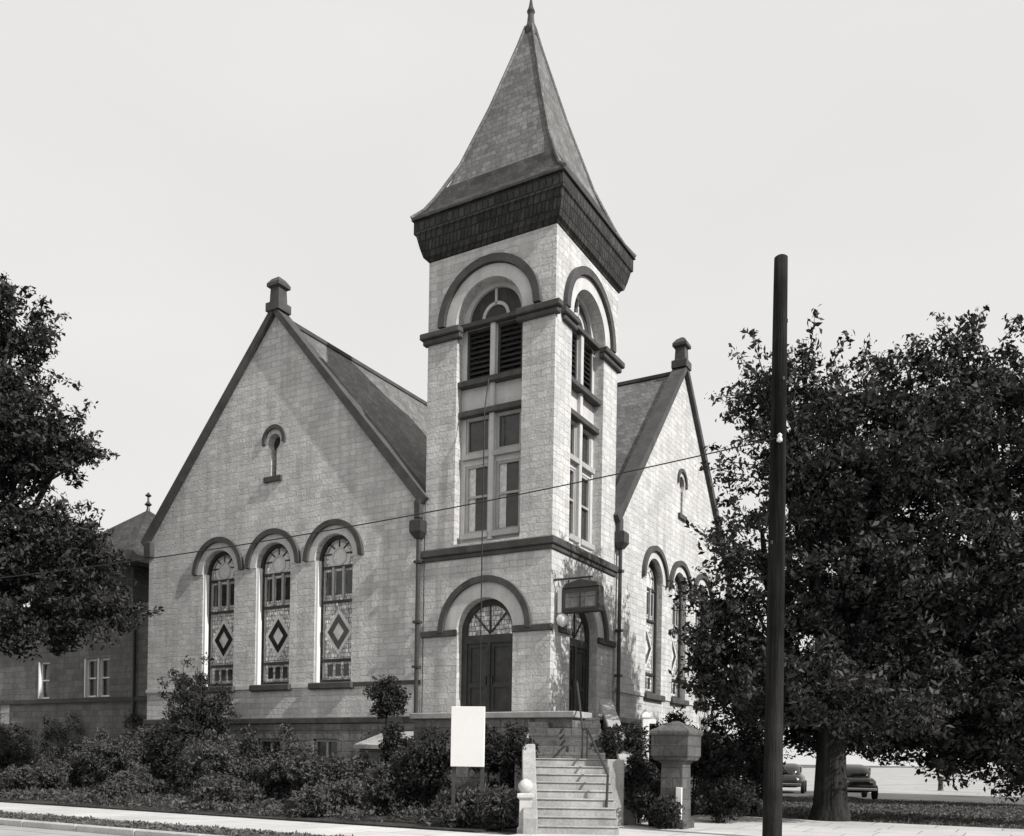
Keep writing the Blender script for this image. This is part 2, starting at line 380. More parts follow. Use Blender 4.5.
def big_window(T, x):
    zs = 8.45
    P(MB(T).ring(x, zs, .86, 1.14, -.03, .1), 'window_arch', 'stone_plain')
    P(MB(T).ring(x, zs, 1.14, 1.33, -.13, .1), 'hood_mould', 'trim')
    w = P(MB(T).plate(arch(x, 4.15, zs, .86), [arch(x, 4.27, zs, .73)], .2, .36), 'arched_window', 'dark_wood')
    P(MB(T).box(x-.845, x-.73, .03, .36, 4.17, zs), 'jamb', 'white_paint_or_sunlit' if T is FR else 'stone_plain', w)  # left jamb only; white on the street front paints in the sunlit side
    P(MB(T).prism(arch(x, 4.2, zs, .8), .32, .35), 'stained_glass', 'glass_lead', w)
    # pierced head, three small lights, bars
    P(MB(T).ring(x, zs+.12, .27, .33, .27, .33, 0, 2*PI, 18), 'tracery', 'stone_plain', w)
    P(MB(T).prism([(x+.5*math.cos(i*PI/8), zs+.12+.5*math.sin(i*PI/8)) for i in range(16)], .3, .315), 'rose_glass', 'curtain', w)
    for k in (-1, 0, 1):
        P(MB(T).box(x+k*.45-.14, x+k*.45+.14, .3, .317, 7.25, 8.05), 'small_light', 'glass_dark', w)
    for k in (-.23, .23): P(MB(T).box(x+k-.05, x+k+.05, .24, .33, 7.1, 8.2), 'tracery', 'pale_wood', w)
    for z in (7.0, 8.2, 4.95): P(MB(T).box(x-.74, x+.74, .25, .33, z-.04, z+.05), 'glazing_bar', 'dark_wood', w)
    P(MB(T).ring(x, zs, .62, .68, .29, .33), 'tracery', 'pale_wood', w)
    for k in (-1, 1): P(MB(T).box(x+k*.66-.03, x+k*.66+.03, .29, .33, 4.3, zs), 'tracery', 'pale_wood', w)
    for k in (-.36, 0, .36): P(MB(T).box(x+k-.11, x+k+.11, .3, .318, 4.4, 4.82), 'small_light', 'glass_dark', w)
    for k in range(5):
        t = PI*(k+.5)/5
        P(MB(T).tube([(x+.34*math.cos(t), .29, zs+.12+.34*math.sin(t)), (x+.7*math.cos(t), .29, zs+.7*math.sin(t))], .03, 4), 'glazing_bar', 'dark_wood', w)
    # diamond quarry
    zc = 5.95
    dmo = [(x, zc-.62), (x+.48, zc), (x, zc+.62), (x-.48, zc)]
    dmi = [(x, zc-.34), (x+.26, zc), (x, zc+.34), (x-.26, zc)]
    P(MB(T).prism([(x, zc-.82), (x+.66, zc), (x, zc+.82), (x-.66, zc)], .305, .316), 'diamond_panel', 'curtain', w)
    P(MB(T).plate(dmo, [dmi], .28, .303), 'diamond_panel', 'glass_dark', w)
    P(MB(T).box(x-.98, x+.98, -.16, .3, 3.92, 4.15), 'window_sill', 'trim', w, bevel=.03)
gable_front(FR, -1)
gable_front(SD, 1)

# roofs: two crossing slabs
def roof_slab(mb, T, c, y0, y1):
    dx, dz = GH+.25, (AZ-EZ)/GH*(GH+.25)
    for s in (-1, 1):
        e = (c + s*dx, AZ - dz)
        mb_poly = [(c, AZ-.02), (c, AZ-.2), (e[0], e[1]-.18), (e[0], e[1])] 
        mb.prism(mb_poly, y0, y1)
r1 = MB(); roof_slab(r1, FR, -GC, .3, 26); P(r1, 'slate_roof', 'slate')
r2 = MB(SD); roof_slab(r2, SD, GC+.003, .3, 26); P(r2, 'slate_roof', 'slate')
P(MB().box(-GC-.1, -GC+.1, .4, 26, AZ-.06, AZ+.08), 'ridge_tile', 'trim')
P(MB(SD).box(GC-.1, GC+.1, .4, 26, AZ-.06, AZ+.075), 'ridge_tile', 'trim')
lo, hi = -GC-GH, -GC+GH
P(MB().box(lo, lo+.5, .5, 25.8, -.3, EZ).box(lo, hi, 25.3, 25.8, -.3, EZ).box(-25.8, -.5, GC+GH-.5, GC+GH, -.3, EZ-.01).box(-25.8, -25.3, GC-GH, GC+GH, -.3, EZ-.01), 'side_wall', 'annex_stone')
P(MB().prism([(lo, EZ), (hi, EZ), (-GC, AZ-.2)], 25.3, 25.8), 'rear_gable', 'annex_stone')
P(MB(SD).prism([(GC-GH, EZ), (GC+GH, EZ), (GC, AZ-.2)], 25.3, 25.8), 'rear_gable', 'annex_stone')
P(MB().box(lo+.5, -.6, .6, 18, 2.2, 2.5), 'church_floor', 'dark_wood')
# rainwater pipes
def pipe(x, y, z0, z1, head=True):
    o = P(MB().tube([(x, y, z0), (x, y, z1)], .07, 8), 'downpipe', 'iron')
    if head: P(MB().loft(x, y, [(.1, z1-.2), (.22, z1), (.22, z1+.35), (.17, z1+.4)]), 'rain_head', 'iron', o)
    for z in (z0+1.5, (z0+z1)/2, z1-1): P(MB().loft(x, y, [(.11, z), (.11, z+.08)]), 'bracket', 'iron', o)
pipe(-TW-.16, -.14, 3, 8.9)
pipe(.14, TW+.2, 3, 9.1)
# cable down the middle of the front
P(MB().tube([(-TC-.02, .05, 13.5), (-TC, -.2, 12.4), (-TC, -.22, 8.3), (-TC+.01, -.22, 3.2)], .02, 5), 'conductor_cable', 'wire_black')
# chimney-less bulkhead beside the tower
P(MB().box(-5.9, -4.75, -1.6, -.15, -.2, 1.85), 'bulkhead', 'base_stone')
P(MB().add([(-6.05,-1.75,1.85),(-4.7,-1.75,1.85),(-4.7,-.17,1.85),(-6.05,-.1,1.85),(-6.05,-1.75,1.97),(-4.7,-1.75,1.97),(-4.7,-.17,2.45),(-6.05,-.1,2.45)],
   [(0,3,2,1),(4,5,6,7),(0,1,5,4),(1,2,6,5),(2,3,7,6),(3,0,4,7)]), 'bulkhead_slab', 'step_stone')

# ================================================================== ENTRANCE STEPS (world axes)
st = tag(empty('entrance_steps', (1.42, 19.0, 0)), 'pale stone steps climbing from the pavement to the tower doors', 'steps')
hw = .86
fl = MB()
for i in range(9):
    fl.box(-hw, hw, i*.31, 2.9, i*.178-.02 if i else -.1, (i+1)*.178)
    fl.box(-hw-.0, hw+.0, i*.31-.03, i*.31+.3, (i+1)*.178, (i+1)*.178+.03)
fl.build('lower_flight', 'step_stone', st, bevel=.01)
MB().box(-1.35, 1.3, 2.8, 4.4, -.1, 1.63).build('landing', 'step_stone', st, bevel=.02)
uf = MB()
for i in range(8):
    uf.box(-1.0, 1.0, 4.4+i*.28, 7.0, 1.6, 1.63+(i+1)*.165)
uf.build('upper_flight', 'dark_or_shaded_stone', st, bevel=.01)  # darker than the lower flight: shade put into the stone colour
for s in (-1, 1):
    ck = MB().add([(s*(hw+.003), -.15, -.1), (s*(hw+.32), -.15, -.1), (s*(hw+.32), 3.0, -.1), (s*(hw+.003), 3.0, -.1),
                   (s*(hw+.003), -.15, .38), (s*(hw+.32), -.15, .38), (s*(hw+.32), 2.9, 1.98), (s*(hw+.003), 2.9, 1.98)],
                   [(0,3,2,1),(4,5,6,7),(0,1,5,4),(1,2,6,5),(2,3,7,6),(3,0,4,7)])
    if s < 0: ck.build('cheek_wall', 'step_stone', st, bevel=.02)
# right cheek of the upper flight, bright in the sun
MB().add([(1.35,3.6,-.1),(1.75,3.6,-.1),(1.55,8,-.1),(1.15,8,-.1),(1.35,3.6,1.35),(1.75,3.6,1.35),(1.55,8.0,3.45),(1.15,8.0,3.45)],
   [(0,3,2,1),(4,5,6,7),(0,1,5,4),(1,2,6,5),(2,3,7,6),(3,0,4,7)]).build('cheek_wall', 'step_stone', st, bevel=.03)
MB().box(-1.35, -1.0, 4.4, 6.9, -.1, 2.3).build('cheek_wall', 'step_stone', st, bevel=.03)
# gate post left of the foot
pp = MB().loft(-1.12, .35, [(.17, -.05), (.17, .12), (.13, .15), (.13, .74), (.18, .78), (.18, .86), (.1, .88)]).build('newel_post', 'stone_plain', st, bevel=.01)
MB().lathe(-1.12, .35, [(.05, .86), (.11, .9), (.16, .99), (.16, 1.06), (.1, 1.14), (.02, 1.18)]).build('newel_ball', 'stone_plain', pp, True)
hr = MB().tube([(.68, .9, .42), (.7, .9, 1.28), (.68, 1.0, 1.36), (.4, 2.9, 2.35), (.4, 4.4, 2.4), (.4, 6.8, 3.85)], .028, 8)
hr.build('handrail', 'iron', st)
for y, z in ((2.9, 1.6), (4.4, 1.6)): MB().tube([(.4, y, z), (.4, y, z+.78)], .022, 6).build('rail_post', 'iron', st)
# porch platform in church axes
pf_ = tag(empty('porch_platform', O, ROTZ), 'raised stone platform wrapped round the foot of the tower in front of its doors', 'platform')
MB().add([(-3.6,-1.9,-.2),(1.7,-1.9,-.2),(1.7,3.9,-.2),(-3.6,-.2,-.2),(.2,-.2,-.2),(.2,3.9,-.2),
          (-3.6,-1.9,2.75),(1.7,-1.9,2.75),(1.7,3.9,2.75),(-3.6,-.2,2.75),(.2,-.2,2.75),(.2,3.9,2.75)],
         [(0,3,4,1),(1,4,5,2),(6,7,10,9),(7,8,11,10),(0,1,7,6),(1,2,8,7),(2,5,11,8),(5,4,10,11),(4,3,9,10),(3,0,6,9)]).build('platform_base', 'base_stone', pf_)
MB().add([(-3.7,-2.0,2.75),(1.8,-2.0,2.75),(1.8,4.0,2.75),(-3.7,-.17,2.75),(.17,-.17,2.75),(.17,4.0,2.75),
          (-3.7,-2.0,2.93),(1.8,-2.0,2.93),(1.8,4.0,2.93),(-3.7,-.17,2.93),(.17,-.17,2.93),(.17,4.0,2.93)],
         [(0,3,4,1),(1,4,5,2),(6,7,10,9),(7,8,11,10),(0,1,7,6),(1,2,8,7),(2,5,11,8),(5,4,10,11),(4,3,9,10),(3,0,6,9)]).build('paving_slab', 'step_stone', pf_, bevel=.02)

# hanging lantern at the tower corner
ln = tag(empty('hanging_lantern', W(-.1, .35, 0), ROTZ), 'dark boxy lantern sign hung on a bracket at the tower corner', 'lantern')
MB().box(.16, 1.4, -.16, .16, 6.0, 6.72).prism([(.16,6.72),(1.4,6.72),(1.3,6.86),(.78,6.98),(.26,6.86)], -.18, .18).build('lantern_case', 'iron', ln, bevel=.02)
MB().plate(rect(.22, 1.34, 6.08, 6.64), [rect(.28, .74, 6.14, 6.58), rect(.8, 1.28, 6.14, 6.58)], -.18, -.161).build('lantern_frame', 'iron', ln)
MB().prism(rect(.26, 1.3, 6.12, 6.6), -.169, -.163).build('lantern_pane', 'base_stone', ln)
MB().box(.02, .15, -.15, .15, 6.02, 6.75).build('end_panel', 'white_paint_or_sunlit', ln)
MB().tube([(-.1, -.2, 7.0), (1.1, -.0, 7.05)], .03, 6).tube([(.3, 0, 7.03), (.3, 0, 6.85)], .02, 5).tube([(1.0, 0, 7.05), (1.0, 0, 6.9)], .02, 5).build('bracket', 'iron', ln)
MB().lathe(.12, 0, [(.02, 5.6), (.16, 5.7), (.2, 5.85), (.14, 5.98), (.05, 6.02)]).build('globe', 'lamp_glass', ln, True)

# ================================================================== ANNEX
ax = tag(empty('parish_annex', O, ROTZ), 'dark stone annex with a hipped roof left of the church, half hidden by a tree', 'building')
y0 = 1.5
MB().plate(rect(-38, -18.2, -.3, 8.0), [rect(-23.35-.85, -23.35-.07, 4.05, 5.75), rect(-23.35+.07, -23.35+.85, 4.05, 5.75), rect(-31.0, -29.9, 2.9, 4.05), rect(-27.6, -26.8, 4.05, 5.75)], y0, y0+.45).build('front_wall', 'annex_stone', ax)
MB().box(-38, -18.2, y0+.45, 12, -.3, 7.9).build('side_wall', 'annex_stone', ax)
MB().box(-28.2, -21.0, y0-.01, 8.8, 8.0, 9.6).build('tower_wall', 'dark_or_shaded_stone', ax)  # tree shade on this wall is painted in as darker stone
MB().loft(-24.75, 5.1, [(4.2, 9.6), (4.25, 9.75), (.05, 13.35)]).build('hipped_roof', 'slate_dark', ax)
MB().loft(-19.9, 6, [(2.4, 7.9), (2.4, 8.0), (.4, 10.5)]).build('low_roof', 'slate_dark', ax)
MB().lathe(-24.75, 5.1, [(.12, 13.2), (.06, 13.55), (.18, 13.65), (.05, 13.8), (.04, 14.0), (.16, 14.08), (.01, 14.25)], 8).build('roof_finial', 'iron', ax)
MB().box(-38.1, -26.3, y0-.25, 12.1, 7.9, 8.2).build('eaves_board', 'trim', ax)
MB().box(-38, -18.25, y0-.12, y0+.05, 3.82, 4.0).build('string_course', 'trim', ax)
for x0, x1, z0, z1 in ((-24.2,-23.42,4.05,5.75), (-23.28,-22.5,4.05,5.75), (-31.0,-29.9,2.9,4.05), (-27.6,-26.8,4.05,5.75)):
    w = MB().plate(rect(x0, x1, z0, z1), [rect(x0+.12, x1-.07, z0+.08, (z0+z1)/2-.03), rect(x0+.12, x1-.07, (z0+z1)/2+.03, z1-.08)], y0+.1, y0+.22).build('window', 'white_paint_or_sunlit', ax)
    MB().prism(rect(x0+.05, x1-.05, z0+.05, z1-.05), y0+.18, y0+.2).build('pane', 'curtain' if x0 < -29 else 'glass_dark', w)
    MB().box(x0-.02, x0+.06, y0-.03, y0+.1, z0, z1).build('jamb', 'white_paint_or_sunlit', w)
MB().tube([(-20.75, y0-.1, .2), (-20.75, y0-.1, 7.8)], .07, 8).build('downpipe', 'iron', ax)

# ================================================================== GROUND
def sheet(name, pts, z, m, nsub=0):
    mb = MB(); mb.add([(p.x, p.y, z) for p in pts], [tuple(range(len(pts)))])
    return tag(mb.build(name, m), kind='structure')
sheet('ground', [Vector((-700,-200,0)), Vector((700,-200,0)), Vector((700,1500,0)), Vector((-700,1500,0))], 0, 'lawn')
def slab(name, a0, a1, b0, b1, z, m):
    mb = MB(); q = [W(a0,b0), W(a1,b0), W(a1,b1), W(a0,b1)]
    mb.add([(p.x,p.y,-.15) for p in q] + [(p.x,p.y,z) for p in q], [(0,3,2,1),(4,5,6,7),(0,1,5,4),(1,2,6,5),(2,3,7,6),(3,0,4,7)])
    return tag(mb.build(name, m), kind='structure')
slab('street', 200, -200, -24, -12.62, .004, 'road')
slab('side_street', -13.2, -22, -12.62, 300, .004, 'road')
slab('open_lot', 60, -13.2, 31, 600, .005, 'road')
slab('lane', 30, -13.2, 19.5, 27.5, .006, 'asphalt')
slab('pavement', 60, -12.9, -10.3, -7.85, .03, 'walk')
slab('pavement', -4.0, -12.9, -7.85, 2.2, .035, 'walk')
slab('pavement', -3.2, -4.0, -7.85, -4.4, .032, 'walk')
slab('planting_bed', 34, -2.2, -7.6, -.1, .05, 'soil')
# kerb with joints
kb = tag(empty('kerb', W(0, -12.45), ROTZ), kind='structure')
mb = MB()
for i in range(46): mb.box(-60+i*1.8+.006, -60+(i+1)*1.8-.006, -.09, .09, -.1, .13)
mb.build('kerb_stone', 'kerb', kb, bevel=.02)

# ================================================================== FOLIAGE
def leaves(rs, centres, radii, per, size, flat=.75):
    """clouds of small bent leaf cards round clump centres"""
    n = len(centres) * per
    c = np.repeat(np.array(centres), per, 0)
    r = np.repeat(np.array(radii), per)[:, None]
    d = rs.normal(size=(n, 3)); d /= np.linalg.norm(d, axis=1, keepdims=True)
    p = c + d * r * (rs.random((n, 1)) ** .45) * np.array([1, 1, flat])
    a = rs.normal(size=(n, 3)); a /= np.linalg.norm(a, axis=1, keepdims=True)
    b = np.cross(a, rs.normal(size=(n, 3))); b /= np.linalg.norm(b, axis=1, keepdims=True)
    s = size * (.45 + 1.1 * rs.random((n, 1)) ** 1.6)
    k = np.cross(a, b) * s * .18
    v = np.stack([p - a*s, p - b*s*.45 + k, p + a*s, p + b*s*.45 + k], 1).reshape(-1, 3)
    return v
def leaf_obj(name, v, m, parent, loc=None):
    nf = len(v) // 4
    me = bpy.data.meshes.new(name)
    me.vertices.add(len(v)); me.vertices.foreach_set('co', v.astype(np.float32).ravel())
    me.loops.add(nf*4); me.loops.foreach_set('vertex_index', np.arange(nf*4, dtype=np.int32))
    me.polygons.add(nf); me.polygons.foreach_set('loop_start', np.arange(0, nf*4, 4, dtype=np.int32))
    me.update(); me.validate()
    me.materials.append(MT[m])
    o = bpy.data.objects.new(name, me); C.objects.link(o); o.parent = parent
    return o
def crown_pts(rs, lobes, n, shell=.55):
    cs = []; rr = []
    vol = np.array([l[3]*l[4]*l[5] for l in lobes]) ** .95; vol /= vol.sum()
    vol *= np.array([l[6] if len(l) > 6 else 1 for l in lobes])
    for l, w in zip(lobes, vol):
        for k in range(max(6, int(n*w))):
            d = rs.normal(size=3); d /= np.linalg.norm(d)
            t = shell + (1-shell) * rs.random() if rs.random() < .75 else rs.random()*shell
            cs.append([l[0] + d[0]*l[3]*t, l[1] + d[1]*l[4]*t, l[2] + d[2]*l[5]*t]); rr.append(.3 + .45*rs.random())
    return cs, rr
def tree(name, base, lobes, label, trunk_r, fork_z, n, per, size, m='leaf_tree', seed=1, lean=(0,0), group=None, twigs=0):
    rs = np.random.RandomState(seed); random.seed(seed)
    t = tag(empty(name, base), label, 'tree', group)
    cs, rr = crown_pts(rs, lobes, n)
    v = leaves(rs, cs, rr, per, size)
    sprays = []                                     # thin sprays standing out of the crown
    for l in lobes:
        for k in range(int(10 + 7*l[3]*l[5])):
            d = rs.normal(size=3); d[2] = abs(d[2])*.9 - .25; d /= np.linalg.norm(d)
            r0 = np.array([l[0]+d[0]*l[3], l[1]+d[1]*l[4], l[2]+d[2]*l[5]]); ln = .15 + .5*rs.random()
            dd = d + rs.normal(size=3)*.35; sprays.append((r0 - d*.4, r0 + dd*ln))
    sc_ = [p0_*(1-q)+p1_*q for p0_, p1_ in sprays for q in (.35, .55, .75, .92, 1.05)]
    v = np.concatenate([v, leaves(rs, sc_, [.24]*len(sc_), 9, size)])
    leaf_obj('crown', v, m, t)
    tb = MB(); top = Vector((lean[0], lean[1], fork_z))
    tb.tube([(0,0,-.3), (0,0,.05), (lean[0]*.1, lean[1]*.1, .5), (lean[0]*.5, lean[1]*.5, fork_z*.5), top], [trunk_r*1.7, trunk_r*1.35, trunk_r*1.05, trunk_r*.9, trunk_r*.85], 12)
    tb.build('trunk', 'bark', t, True)
    lb = MB()
    for l in lobes:
        c = Vector(l[:3]); mid = top.lerp(c, .5) + Vector((random.uniform(-.4,.4), random.uniform(-.4,.4), -.4))
        lb.tube([top - Vector((0,0,.3)), mid, c], [trunk_r*.55, trunk_r*.35, .06], 7)
        idx = [i for i, p in enumerate(cs) if (Vector(p)-c).length < max(l[3:6])]
        random.shuffle(idx)
        for i in idx[:twigs or 10]:
            q = Vector(cs[i]); s0 = top.lerp(c, random.uniform(.5, 1))
            lb.tube([s0, s0.lerp(q, .5) + Vector((0,0,random.uniform(-.2,.3))), q], [.07, .045, .015], 4)
    for p0_, p1_ in sprays: lb.tube([tuple(p0_), tuple(p1_)], [.02, .006], 3)
    lb.build('limb', 'bark', t, True)
    return t
# big street tree on the right; lobes relative to the trunk foot
B = at(832, 25.2)
def rel(px, py, Y, rx, ry, rz, dens=1.0):                      # lobe centre seen at px,py, at depth Y
    dx, dy = px - CX, py - CY
    return ((dx + ROLL*dy)/FPX*Y - B.x, Y - B.y, EYE - (dy - ROLL*dx)/FPX*Y, rx, ry, rz, dens)
tree('broadleaf_tree', B, [
    rel(805, 400, 25, 1.4, 1.7, 1.3, .45), rel(765, 390, 25, .8, 1.1, .9, .4), rel(848, 405, 26, 1.1, 1.5, 1.1, .4), rel(905, 395, 26, 1.3, 1.6, 1.1, .5),
    rel(800, 480, 25, 2.0, 2.4, 1.7, .5), rel(758, 550, 24.5, 1.3, 1.6, 1.3, .5), rel(880, 480, 25, 2.6, 3.0, 2.2),
    rel(725, 610, 25, 1.0, 1.2, .9), rel(770, 660, 25, 1.9, 1.8, 1.8), rel(860, 590, 25, 2.4, 2.8, 2.3), rel(880, 690, 25.5, 2.2, 2.0, 1.5), rel(815, 715, 26, 1.6, 1.6, .9), rel(720, 655, 25.5, 1.0, 1.2, 1.1), rel(795, 735, 27, 1.4, 1.3, .6), rel(740, 700, 26.5, 1.2, 1.2, 1.0), rel(870, 742, 27, 1.3, 1.2, .5), rel(828, 700, 22.8, 1.7, 1.1, 1.1), rel(880, 715, 23, 1.6, 1.1, .9), rel(785, 690, 23.4, 1.2, 1.0, 1.0)],
    'large leafy tree with a thick dark trunk, right of the utility pole', .44, 3.6, 860, 110, .088, seed=3, twigs=14)
B2 = B; B = at(1085, 24.0)
tree('broadleaf_tree', B, [
    rel(968, 370, 25, 1.1, 1.8, 1.2, .6), rel(1035, 385, 25, 1.6, 2.0, 1.3, .6), rel(960, 450, 25, 2.2, 2.4, 2.0), rel(1050, 470, 25, 2.6, 2.6, 2.4),
    rel(950, 570, 25, 2.4, 2.6, 2.2), rel(1050, 600, 25, 2.8, 2.6, 2.4), rel(960, 690, 25.5, 2.2, 2.2, 2.0), rel(1050, 715, 24.5, 2.2, 2.2, 1.9), rel(905, 738, 26.5, 1.6, 1.6, .75), rel(970, 760, 26, 1.5, 1.5, .6), rel(1030, 765, 25, 1.6, 1.6, .8)],
    'tree at the right edge of the photo, its crown hanging almost to the grass', .4, 3.2, 800, 110, .088, seed=5, lean=(-.4, .2))
B = at(1075, 37)
tree('broadleaf_tree', B, [rel(910, 640, 36, 3, 2.4, 2.4), rel(990, 620, 36, 3.2, 2.4, 3), rel(900, 705, 36, 2.8, 2.4, 1.5), rel(970, 715, 36, 2.6, 2.4, 1.8), rel(1050, 715, 36, 3, 3, 2.0)],
    'dark tree filling the gap behind the two nearer right-hand trees', .3, 2.4, 620, 110, .12, 'leaf_deep', seed=15)
B = at(-60, 31)
tree('broadleaf_tree', B, [
    rel(-15, 350, 31, 1.9, 2.2, 2.0), rel(12, 320, 31, .9, 1.4, .9), rel(-20, 440, 31, 2.8, 3.0, 2.2), rel(45, 450, 31, 1.5, 1.8, 1.2), rel(70, 442, 31, .7, 1.0, .6),
    rel(0, 540, 31, 2.6, 2.8, 2.2), rel(60, 555, 31, 1.7, 2.0, 1.5), rel(20, 620, 31, 2.2, 2.4, 1.1), rel(78, 600, 31, 1.1, 1.6, 1.1), rel(118, 618, 31, .9, 1.3, .9), rel(-60, 600, 31, 3, 3, 2), rel(-70, 450, 31, 3, 3, 3)],
    'tall dark tree at the left edge of the photo, in front of the annex', .4, 6.2, 700, 130, .1, 'leaf_deep', seed=9, lean=(.3, 0))

def shrub(px, Y, w, h, seed, label, m='leaf_shrub', z0=0.0, cat='shrub', name='shrub', per=70, grp='shrubs round the church', ball=False):
    rs = np.random.RandomState(seed)
    s = tag(empty(name, at(px, Y, z0)), label, cat, grp)
    if ball: lob = [(0, 0, h-w/2, w/2, w/2, w/2)]
    else:
        lob = [(0, 0, h*.45, w*.42, w*.42, h*.42)]
        for k in range(4):
            a = rs.random()*6.28
            lob.append((math.cos(a)*w*.28, math.sin(a)*w*.28, h*(.35+.38*rs.random()), w*.27, w*.27, h*.24))
    cs, rr = [], []
    for l in lob:
        for k in range(int(16 + 9*w*h/len(lob)*1.5)):
            d = rs.normal(size=3); d /= np.linalg.norm(d); t = .35 + .65*rs.random()
            cs.append([l[0]+d[0]*l[3]*t, l[1]+d[1]*l[4]*t, max(.1, l[2]+d[2]*l[5]*t)]); rr.append(.14 + .16*rs.random())
    leaf_obj('foliage', leaves(rs, cs, rr, per, .055, .9), m, s)
    sm = MB()
    for k in range(5 if not ball else 1):
        a = rs.random()*6.28; q = .25*w if not ball else 0
        sm.tube([(q*.3*math.cos(a), q*.3*math.sin(a), -.1), (q*.6*math.cos(a), q*.6*math.sin(a), h*.35), (q*math.cos(a), q*math.sin(a), h*.75)], [.035, .025, .01] if not ball else [.06, .05, .04], 5)
    sm.build('stem', 'bark', s)
    return s
shrub(190, 31.5, 2.9, 6.1, 21, 'tall dense lilac-like bush, tallest of the shrubs, under the leftmost arched window', 'leaf_dark')
shrub(387, 27.0, 1.15, 3.95, 22, 'round clipped ball bush on a stem by the wall left of the tower', 'leaf_dark', ball=True)
shrub(402, 26.4, 1.1, 2.9, 23, 'narrow upright bush just right of the ball-topped bush', 'leaf_dark')
shrub(499, 22.3, 1.75, 3.0, 24, 'round-topped dark evergreen behind the white notice board', 'leaf_dark', per=100)
shrub(430, 23.6, 1.7, 2.9, 25, 'dark bush immediately left of the white notice board', 'leaf_dark')
for i, (px, Y, w, h, lb) in enumerate([
    (22, 36, 2.6, 2.5, 'broad bush in front of the annex wall at the left edge of the photo'),
    (72, 34.5, 2.5, 1.9, 'low bush below the string course left of the annex window pair'),
    (112, 33, 2.2, 2.1, 'bush standing under the paired annex windows'),
    (150, 31.2, 1.9, 2.3, 'bush at the foot of the annex downpipe by the church corner'),
    (215, 28.5, 2.2, 2.3, 'bush in front of the tall leftmost bush, facing the pavement'),
    (262, 28.2, 2.0, 1.55, 'low shrub below the middle arched window'),
    (305, 26.8, 2.0, 1.75, 'shrub below the gap between the middle and right arched windows'),
    (345, 26.0, 1.8, 1.5, 'low shrub below the right arched window'),
    (385, 24.0, 1.7, 1.5, 'low shrub in front of the ball-topped bush'),
    (330, 23.2, 1.7, .8, 'knee-high shrub at the pavement edge below the right arched window'),
    (235, 25.3, 1.9, .85, 'knee-high shrub at the pavement edge left of the middle arched window'),
    (130, 28.2, 2.0, .95, 'knee-high shrub at the pavement edge near the annex corner'),
    (455, 20.7, 1.5, .75, 'small shrub at the foot of the white notice board'),
    (503, 19.9, .8, .95, 'small shrub between the notice board and the white newel post'),
    (30, 31.0, 2.2, 1.0, 'knee-high shrub at the pavement edge by the left side of the photo')]):
    shrub(px, Y, w*1.08, h*1.22, 40+i, lb)
for i, (px, Y, w, h, lb) in enumerate([
    (626, 23.9, 1.25, 2.9, 'dark bush at the head of the hedge beside the landing of the steps'),
    (638, 22.8, .9, 1.75, 'clipped bush second from the top of the hedge stepping down beside the steps'),
    (655, 21.8, .85, 1.25, 'clipped bush third from the top of the hedge stepping down beside the steps'),
    (672, 21.0, .75, .8, 'low clipped bush in front of the stone pier'),
    (690, 27.0, 2.2, 3.2, 'dark bush behind the stone pier under the side gable windows'),
    (735, 26.5, 2.0, 2.9, 'dark bush between the stone pier and the utility pole'),
    (725, 23.4, 1.6, 1.2, 'low bush at the pavement left of the utility pole'),
    (665, 28.0, 1.5, 3.6, 'tall bush against the side gable wall behind the pale sloping cheek wall'),
    (752, 27.5, 1.7, 2.6, 'dark bush immediately behind the left side of the utility pole')]):
    shrub(px, Y, w, h, 70+i, lb, 'leaf_dark')
rs = np.random.RandomState(77); cs = []
for k in range(900):
    a = rs.uniform(4.8, 33); wall_b = -.12 if a < 18.1 else 1.4
    top = 1.1 + 1.0*math.sin(a*1.3) + .7*math.sin(a*3.1+1) + (0.6 if a > 12 else 0)
    z = rs.uniform(0, max(.4, min(2.6 if a < 18.1 else 3.4, top+.6))); p = W(a, wall_b-.08-.15*rs.random()); cs.append([p.x, p.y, z])
tag(leaf_obj('climbing_ivy', leaves(rs, cs, [.28]*len(cs), 34, .06, 1.0), 'leaf_shrub', None), 'ragged climbing ivy on the foundation walls behind the shrubs', 'ivy', kind='stuff')
# ivy over the planting bed, uncountable
rs = np.random.RandomState(99); cs = []
for k in range(1500):
    a = rs.uniform(-1.6, 33); b = rs.uniform(-7.5, -.4); p = W(a, b); cs.append([p.x, p.y, .12+.16*rs.random()])
tag(leaf_obj('ground_ivy', leaves(rs, cs, [.32]*len(cs), 34, .06, .5), 'leaf_shrub', None), 'low tangled ivy covering the bed between pavement and church wall', 'ground cover', kind='stuff')
cs = []
for k in range(2600):
    p = W(rs.uniform(-13, -1), rs.uniform(2.4, 19)); cs.append([p.x, p.y, .03])
for k in range(2000):
    p = W(rs.uniform(-8, 30), rs.uniform(-12.3, -10.4)); cs.append([p.x, p.y, .02])
tag(leaf_obj('grass', leaves(rs, cs, [.3]*len(cs), 14, .05, .18), 'grass_blade', None), 'short rough grass on the verge and beneath the right-hand trees', 'grass', kind='stuff')

